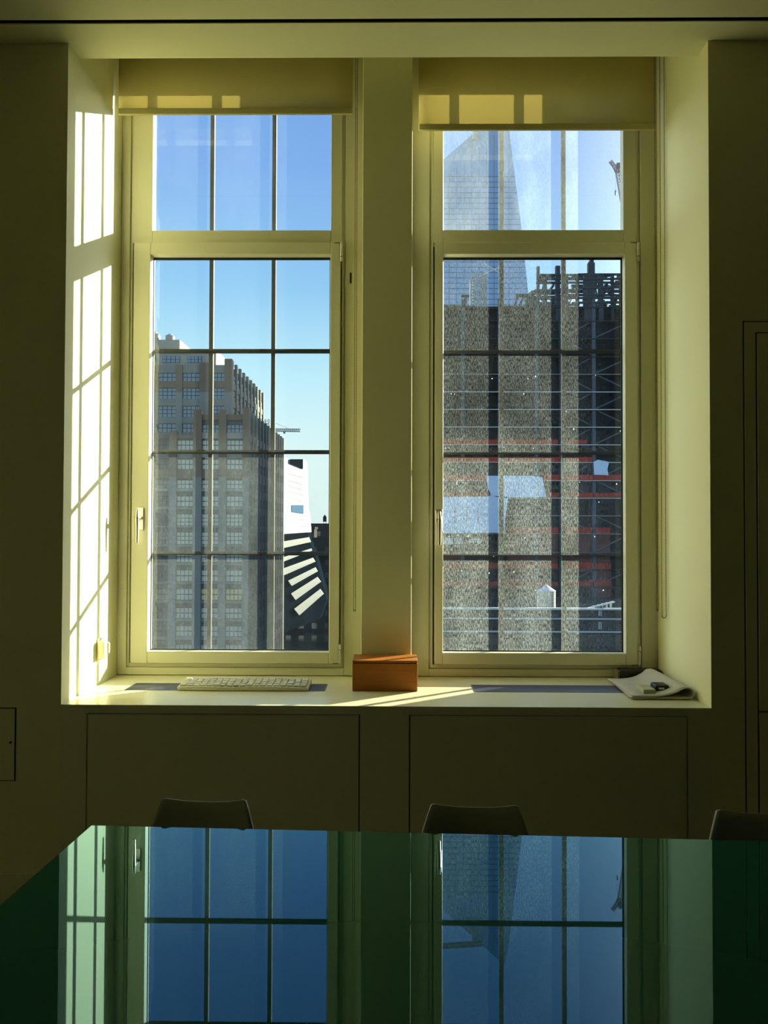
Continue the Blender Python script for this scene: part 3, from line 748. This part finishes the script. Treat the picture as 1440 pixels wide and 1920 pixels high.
# ---- tapered glass tower beyond the construction site
Y = 420
t = thing('glass_skyscraper', 'pale blue tapering glass skyscraper with a slanted top, behind the construction site', 'building', at(900, 1000, Y))
out_ = [(760, 1155), (1075, 1155), (1020, 900), (990, 545), (978, 430), (955, 245), (946, 199), (812, 316), (780, 600)]
MB().prism(pp(out_, Y), Y, Y+45, 'tapered').build('curtain_wall', t)
b = MB()
for k in range(34):
    yy = 330+k*10; fr_ = (yy-245)/300.0
    pxr = 955+35*fr_
    b.prism(pp([(822-20*fr_, yy), (pxr, yy), (pxr, yy+1.0), (822-20*fr_, yy+1.0)], Y-.3), Y-.3, Y, 'tower_line')
b.build('floor_lines', t)
b = MB()
for k in range(12):
    px = 800+k*14; yt = max(330-(px-812)*.87+22, 215)
    b.prism(pp([(px, yt), (px+.8, yt), (px+.8, 620), (px, 620)], Y-.25), Y-.25, Y, 'tower_line')
b.build('vertical_joints', t)
t = thing('roof_boom', 'horizontal boom reaching left from the slanted top of the glass skyscraper', 'crane', at(880, 245, Y-6))
b = MB(); lattice(b, at(905, 238, Y-6), at(780, 229, Y-6), 1.6, 'crane_grey', 20, .3); b.build('boom', t); MB().bar(at(890, 262, Y-6), at(890, 233, Y-6), 1.2, 'crane_grey', 6).build('support', t)

# ---- luffing crane top right
Y = 260
t = thing('luffing_crane', 'small reddish luffing crane tip in the sky at the upper right pane', 'crane', at(1175, 480, Y))
b = MB(); lattice(b, at(1182, 470, Y), at(1157, 318, Y), 1.0, 'crane', 26, .09); b.build('boom', t)
b = MB(); mt_ = at(1186, 470, Y); lattice(b, (mt_.x, Y, -40), mt_, 2.0, 'crane', 60, .12); b.build('mast', t)
b = MB(); lattice(b, at(1160, 322, Y), at(1144, 302, Y), .8, 'crane', 5, .1); b.bar(at(1144, 303, Y), at(1155, 326, Y), .16, 'crane', 4); b.box(at(1155, 0, Y).x, at(1161, 0, Y).x, Y-.6, Y+.6, at(0, 319, Y).z, at(0, 309, Y).z, 'crane'); b.build('boom_head', t)
b = MB().bar(at(1161, 318, Y), at(1172, 345, Y), .08, 'crane', 4).bar(at(1172, 345, Y), at(1182, 380, Y), .08, 'crane', 4); b.build('stay', t)
b = MB().bar(at(1154, 325, Y), at(1154, 358, Y), .03, 'crane', 4).bar(at(1154, 357, Y), at(1154, 366, Y), .25, 'crane_grey', 6); b.build('hook_block', t)

# ---- second crane, pale lattice in front of the skyscraper
Y = 160
t = thing('lattice_mast', 'lattice hoist mast rising from the unfinished roof in front of the glass skyscraper', 'crane', at(893, 580, Y))
b = MB(); lattice(b, at(893, 602, Y), at(893, 512, Y), 2.0, 'crane_grey', 16, .09); b.build('mast', t)
b = MB(); lattice(b, at(907, 602, Y+1), at(907, 512, Y+1), 1.0, 'crane_grey', 26, .07); b.build('side_mast', t)
pxbox(MB(), 881, 525, 887, 575, Y+2, 1.0, 'slabedge').build('cabin', t)
MB().bar(at(906, 493, Y), at(936, 511, Y), .14, 'slabedge', 4).bar(at(936, 500, Y), at(880, 528, Y), .1, 'slabedge', 4).build('jib', t)

# ---- building under construction (right window)
Y = 150.0
site = thing('construction_building', 'dark unfinished high-rise with red nets and bare steel top, filling the right window', 'building', at(990, 1200, Y))
x0 = at(797, 700, Y).x; x1 = 78
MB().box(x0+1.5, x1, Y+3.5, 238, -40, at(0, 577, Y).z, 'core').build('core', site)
edges = [575, 601, 634, 668, 701, 734.5, 767.5, 800.5, 833.5, 866.5, 900.5, 933.5, 966, 1000, 1034, 1067, 1100, 1133, 1166, 1200, 1235]
for k, e in enumerate(edges):
    z = at(1000, e, Y).z
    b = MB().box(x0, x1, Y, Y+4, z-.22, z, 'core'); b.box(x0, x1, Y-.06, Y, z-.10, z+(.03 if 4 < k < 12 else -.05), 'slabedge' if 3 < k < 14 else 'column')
    b.build('floor_slab', site)
cols = [868, 937, 1006, 1052, 1114, 1185]
for px in cols:
    a = at(px, 700, Y)
    MB().box(a.x-.30, a.x+.30, Y+.1, Y+.8, -40, at(0, 560, Y).z, 'column' if px in (868, 1006, 1114) else 'steel').build('column', site)
# cross braces
rnd = random.Random(3)
for (c0, c1) in ((1052, 1114), (1114, 1185)):
    for k in range(1, 17):
        if rnd.random() < .8:
            ya, yb = edges[k], edges[k+1] if k+1 < len(edges) else edges[k]+33
            p, q = (c0, c1) if k % 2 else (c1, c0)
            MB().bar(at(p, yb, Y+.9), at(q, ya, Y+.9), .16, 'column', 4).build('brace', site)
# red nets along the slab edges
def net_strip(pa, pb, ya, yb, sag=.0):
    b = MB(); n = 10; vs = []
    for i in range(n+1):
        px = pa+(pb-pa)*i/n; o = .25*math.sin(i*1.7+ya)
        t0 = at(px, ya+.7*math.sin(i*2.1+pa)*sag, Y-.3+o*.4); t1 = at(px, yb, Y-.15)
        vs += [t0, t1]
    b.add(vs, [(2*i, 2*i+2, 2*i+3, 2*i+1) for i in range(n)], 'net'); o_ = b.build('red_net', site, label='red safety net strip')
    s_ = o_.modifiers.new('s', 'SOLIDIFY'); s_.thickness = .03
for a in ((800, 936, 824, 833, .5), (944, 1046, 824, 833, .5), (1056, 1100, 825, 832, .8), (800, 936, 857, 866, .5), (944, 1050, 857, 866, .5), (1056, 1110, 857, 866, .6), (800, 913, 890, 900, .6), (1018, 1050, 890, 900, .3), (1056, 1111, 890, 900, .3), (1113, 1172, 890, 900, .4), (800, 921, 924, 932, .4), (1022, 1048, 924, 933, .3), (1056, 1112, 924, 933, .4), (1114, 1168, 924, 933, .6),
          (952, 1008, 989, 1000, .3), (1011, 1047, 989, 1000, .3), (1056, 1110, 989, 1000, .3), (1117, 1144, 989, 1000, .4), (800, 866, 1056, 1066, .9), (870, 936, 1056, 1066, .9), (944, 1006, 1056, 1066, .6), (1010, 1046, 1056, 1066, .6), (1056, 1112, 1054, 1067, .9), (1116, 1146, 1056, 1067, .9), (800, 936, 1090, 1099, 1.2), (944, 1046, 1091, 1099, 1.2), (1056, 1112, 1089, 1099, 1.6), (1114, 1146, 1089, 1099, 1.6)):
    net_strip(*a)
# hanging netted bays behind the edge (dim red)
M['net_dim'] = mat('dull_red_sheet', (0.10, 0.022, 0.018), 0.9, var=0.2, vscale=0.3)
for (a, c, ya, yb) in ((952, 1046, 1001, 1056), (1056, 1144, 1001, 1056), (800, 866, 1028, 1056), (1116, 1146, 1067, 1120), (950, 1008, 1071, 1090)):
    pxbox(MB(), a, ya, c, yb, Y+.9, .1, 'net_dim').build('red_sheet', site, label='dull red sheeting between floors')
# tarps
def tarp(pts, Yt, marks, name='tarpaulin'):
    o = MB().prism(pp(pts, Yt), Yt, Yt+.08, 'tarp').build(name, site, label='pale blue-white tarpaulin')
    if marks:
        b = MB()
        for (mx, my, mh) in marks:
            for k in range(int(mh/3)):
                pxbox(b, mx+(k % 2)*.8-1.2, my+k*3, mx+1.0+(k % 3)*.5, my+k*3+1.8, Yt-.03, .03, 'tarp_print')
        b.build('red_marks', o, label='small red printed marks')
tarp([(796, 932), (914, 931), (921, 928), (932, 932), (953, 934), (948, 968), (946, 1000), (935, 999), (796, 1000)], Y-.8, [(853, 952, 30), (875, 951, 30), (896, 952, 30)])
tarp([(912, 892), (936, 892), (1000, 892), (1017, 895), (1024, 932), (990, 933), (955, 932), (938, 931), (921, 929), (915, 915)], Y-.9, [(1009, 903, 24)])
tarp([(1113, 866), (1121, 862), (1142, 866), (1139, 880), (1141, 891), (1114, 890)], Y-.8, [])
b = MB(); pxbox(b, 832, 1008, 849, 1021, Y-.3, .3, 'slabedge'); pxbox(b, 852, 1008, 866, 1020, Y-.3, .3, 'tankroof'); b.build('site_board', site, label='pale board hung on the floor edge')
b = MB()
pxbox(b, 879, 1010.5, 903, 1017, Y-.3, .2, 'slabedge')
for k in range(4): pxbox(b, 882+k*5.2, 1012.5, 885+k*5.2, 1015.5, Y-.33, .03, 'core')
b.build('marked_board', site, label='small pale board with four dark marks')
lampm = bpy.data.materials.new('work_lamp'); lampm.use_nodes = True
lb = lampm.node_tree.nodes['Principled BSDF']; lb.inputs['Emission Color'].default_value = (1, 0.97, 0.85, 1); lb.inputs['Emission Strength'].default_value = 8.0
rl = random.Random(11)
for k in range(40):   # small bright bulbs strung along the floors
    e = rl.choice(edges[4:17]); q = at(rl.uniform(832, 1168), e+rl.uniform(3, 9), Y+.05)
    MB().sphere((q.x, q.y, q.z), rl.choice((.04, .05, .075)), lampm, 6, 4).build('work_lamp', site, label='tiny bright work lamp')
# open steel frame on top
tops = [(517, 1008, 1200), (523.5, 1010, 1200), (532, 1006, 1200), (541, 1003, 1200), (549.5, 1000, 1200), (559, 990, 1200), (567.5, 985, 1200), (575, 797, 1200)]
for k, (py, pa, pb) in enumerate(tops):
    b = MB()
    for dy, th in ((0, 1.5), (9, 1.7)):
        a_, c_ = at(pa, py-th, Y+dy), at(pb, py+th, Y+dy)
        xx = a_.x
        while xx < c_.x:          # beams broken where bays are still open
            ln = rnd.uniform(3, 14); drop = rnd.uniform(-.35, .35)
            b.box(xx, min(xx+ln, c_.x), Y+dy, Y+dy+.5, c_.z+drop, a_.z+drop, 'steel'); xx += ln+(rnd.uniform(.3, 2.2) if k < 7 and dy else 0)
    b.build('steel_beam', site)
for px, tp in ((1010, 499), (1024, 520), (1047, 498), (1064, 515), (1084, 515), (1100, 512), (1110, 492), (1128, 515), (1150, 515), (1168, 515), (1186, 512)):
    b = MB(); a_ = at(px, 600, Y); wd = .6 if px == 1110 else (.22 if px in (1010, 1024, 1064, 1084, 1150) else .4)
    b.box(a_.x-wd, a_.x+wd, Y+.2, Y+1.2, at(0, 600, Y).z, at(0, tp, Y).z, 'steel')
    if px == 1110: b.prism(pp([(1106, 487), (1113.5, 486), (1113, 515), (1108.5, 515)], Y-.1), Y-.1, Y+.9, 'steel')
    b.build('steel_column', site)
for k in range(52):
    px = rnd.uniform(985, 1190); py = rnd.uniform(524, 578); ln = rnd.uniform(8, 26); dx = rnd.choice((-1, 1))*rnd.uniform(4, 16)
    MB().bar(at(px, py, Y+rnd.uniform(0, 14)), at(px+dx, min(580, py+ln), Y+rnd.uniform(0, 14)), rnd.uniform(.16, .42), 'steel', 4).build('steel_brace', site)
for k in range(9):
    px = rnd.uniform(1010, 1180); row = rnd.choice([(519, 523), (526, 531), (535, 540), (544, 549), (552, 558)]); wd = rnd.uniform(6, 26)
    pxbox(MB(), px, row[0], px+wd, row[1], Y+5, .4, 'steel').build('deck_panel', site)
MB().prism(pp([(980, 577), (992, 556), (1010, 556), (1010, 577)], Y), Y+.5, Y+2, 'steel').build('corner_steel', site)
for q in ([(865, 553), (880, 553), (880, 556), (865, 556)], [(872, 556), (876, 556), (874, 577), (870, 577)], [(967, 551), (995, 551), (995, 556), (967, 556)], [(969, 556), (973, 556), (966, 577), (962, 577)], [(980, 556), (984, 556), (977, 572), (973, 572)]):
    MB().prism(pp(q, Y), Y, Y+.6, 'steel').build('steel_bracket', site)

# added slab, out of frame on the right, to keep the office tower shaded
t = thing('shade_slab', 'tall dark slab added out of view on the right to shade the stepped tower', 'building', (90, 266, -40))
MB().box(76, 112, 245, 284, -40, 77, 'dkbld').build('walls', t)
b = MB()
for i in range(18):
    for j in range(14): b.box(77.5+i*1.9, 78.7+i*1.9, 244.8, 245, -30+j*7.4, -26+j*7.4, 'pane_side')
b.build('windows', t, kind='stuff')

# ---- nearer roof in front of the site
Y = 100.0
roof = thing('near_building', 'low dark building with a pale roof rail, at the bottom of the right window', 'building', at(1000, 1230, Y))
a = at(790, 1139, Y); c = at(1210, 1141, Y)
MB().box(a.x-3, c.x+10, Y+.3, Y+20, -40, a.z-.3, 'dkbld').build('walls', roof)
MB().box(a.x-3, c.x+10, Y, Y+.5, a.z-.22, a.z, 'slabedge').build('roof_rail', roof, label='pale rail along the roof edge')
for yy in (1160, 1184.5):
    p = at(1000, yy, Y); MB().box(a.x-3, c.x+10, Y+.1, Y+.3, p.z-.10, p.z+.08, 'tankroof').build('facade_rail', roof, label='pale horizontal rail')
for (pa, pb, ya, yb) in ((826, 936, 1146, 1156), (944, 1050, 1146, 1156), (1060, 1110, 1146, 1156), (1128, 1172, 1146, 1158), (826, 900, 1165, 1181), (950, 1040, 1165, 1181), (1128, 1172, 1162, 1182), (826, 936, 1190, 1210), (944, 1050, 1190, 1210), (1060, 1172, 1190, 1212)):
    pxbox(MB(), pa, ya, pb, yb, Y+.15, .15, 'near_band').build('window_band', roof)
for px in (1123, 1126.5):
    for (ya, yb) in ((1145, 1155), (1166, 1180)): pxbox(MB(), px, ya, px+1.2, yb, Y+.05, .2, 'slabedge').build('pipe', roof)
MB().prism(pp([(1101, 1139), (1149, 1127), (1149, 1128.5), (1106, 1139)], Y+2), Y+1, Y+2, 'slabedge').build('ramp_rail', roof)
for k in range(5): px = 1113+k*8; pxbox(MB(), px, 1138-(k+1)*1.9, px+2.4, 1139, Y+1.2, .5, 'slabedge').build('ramp_post', roof)
water_tank('rounded water tank with a pale cone roof on the near low building, right window', 1024, 1096, 1140, 16, 104, None, False, base=at(790, 1139, 100).z-.3)

for o in list(bpy.data.objects):
    for k in ('_o', '_'):
        if k in o: del o[k]
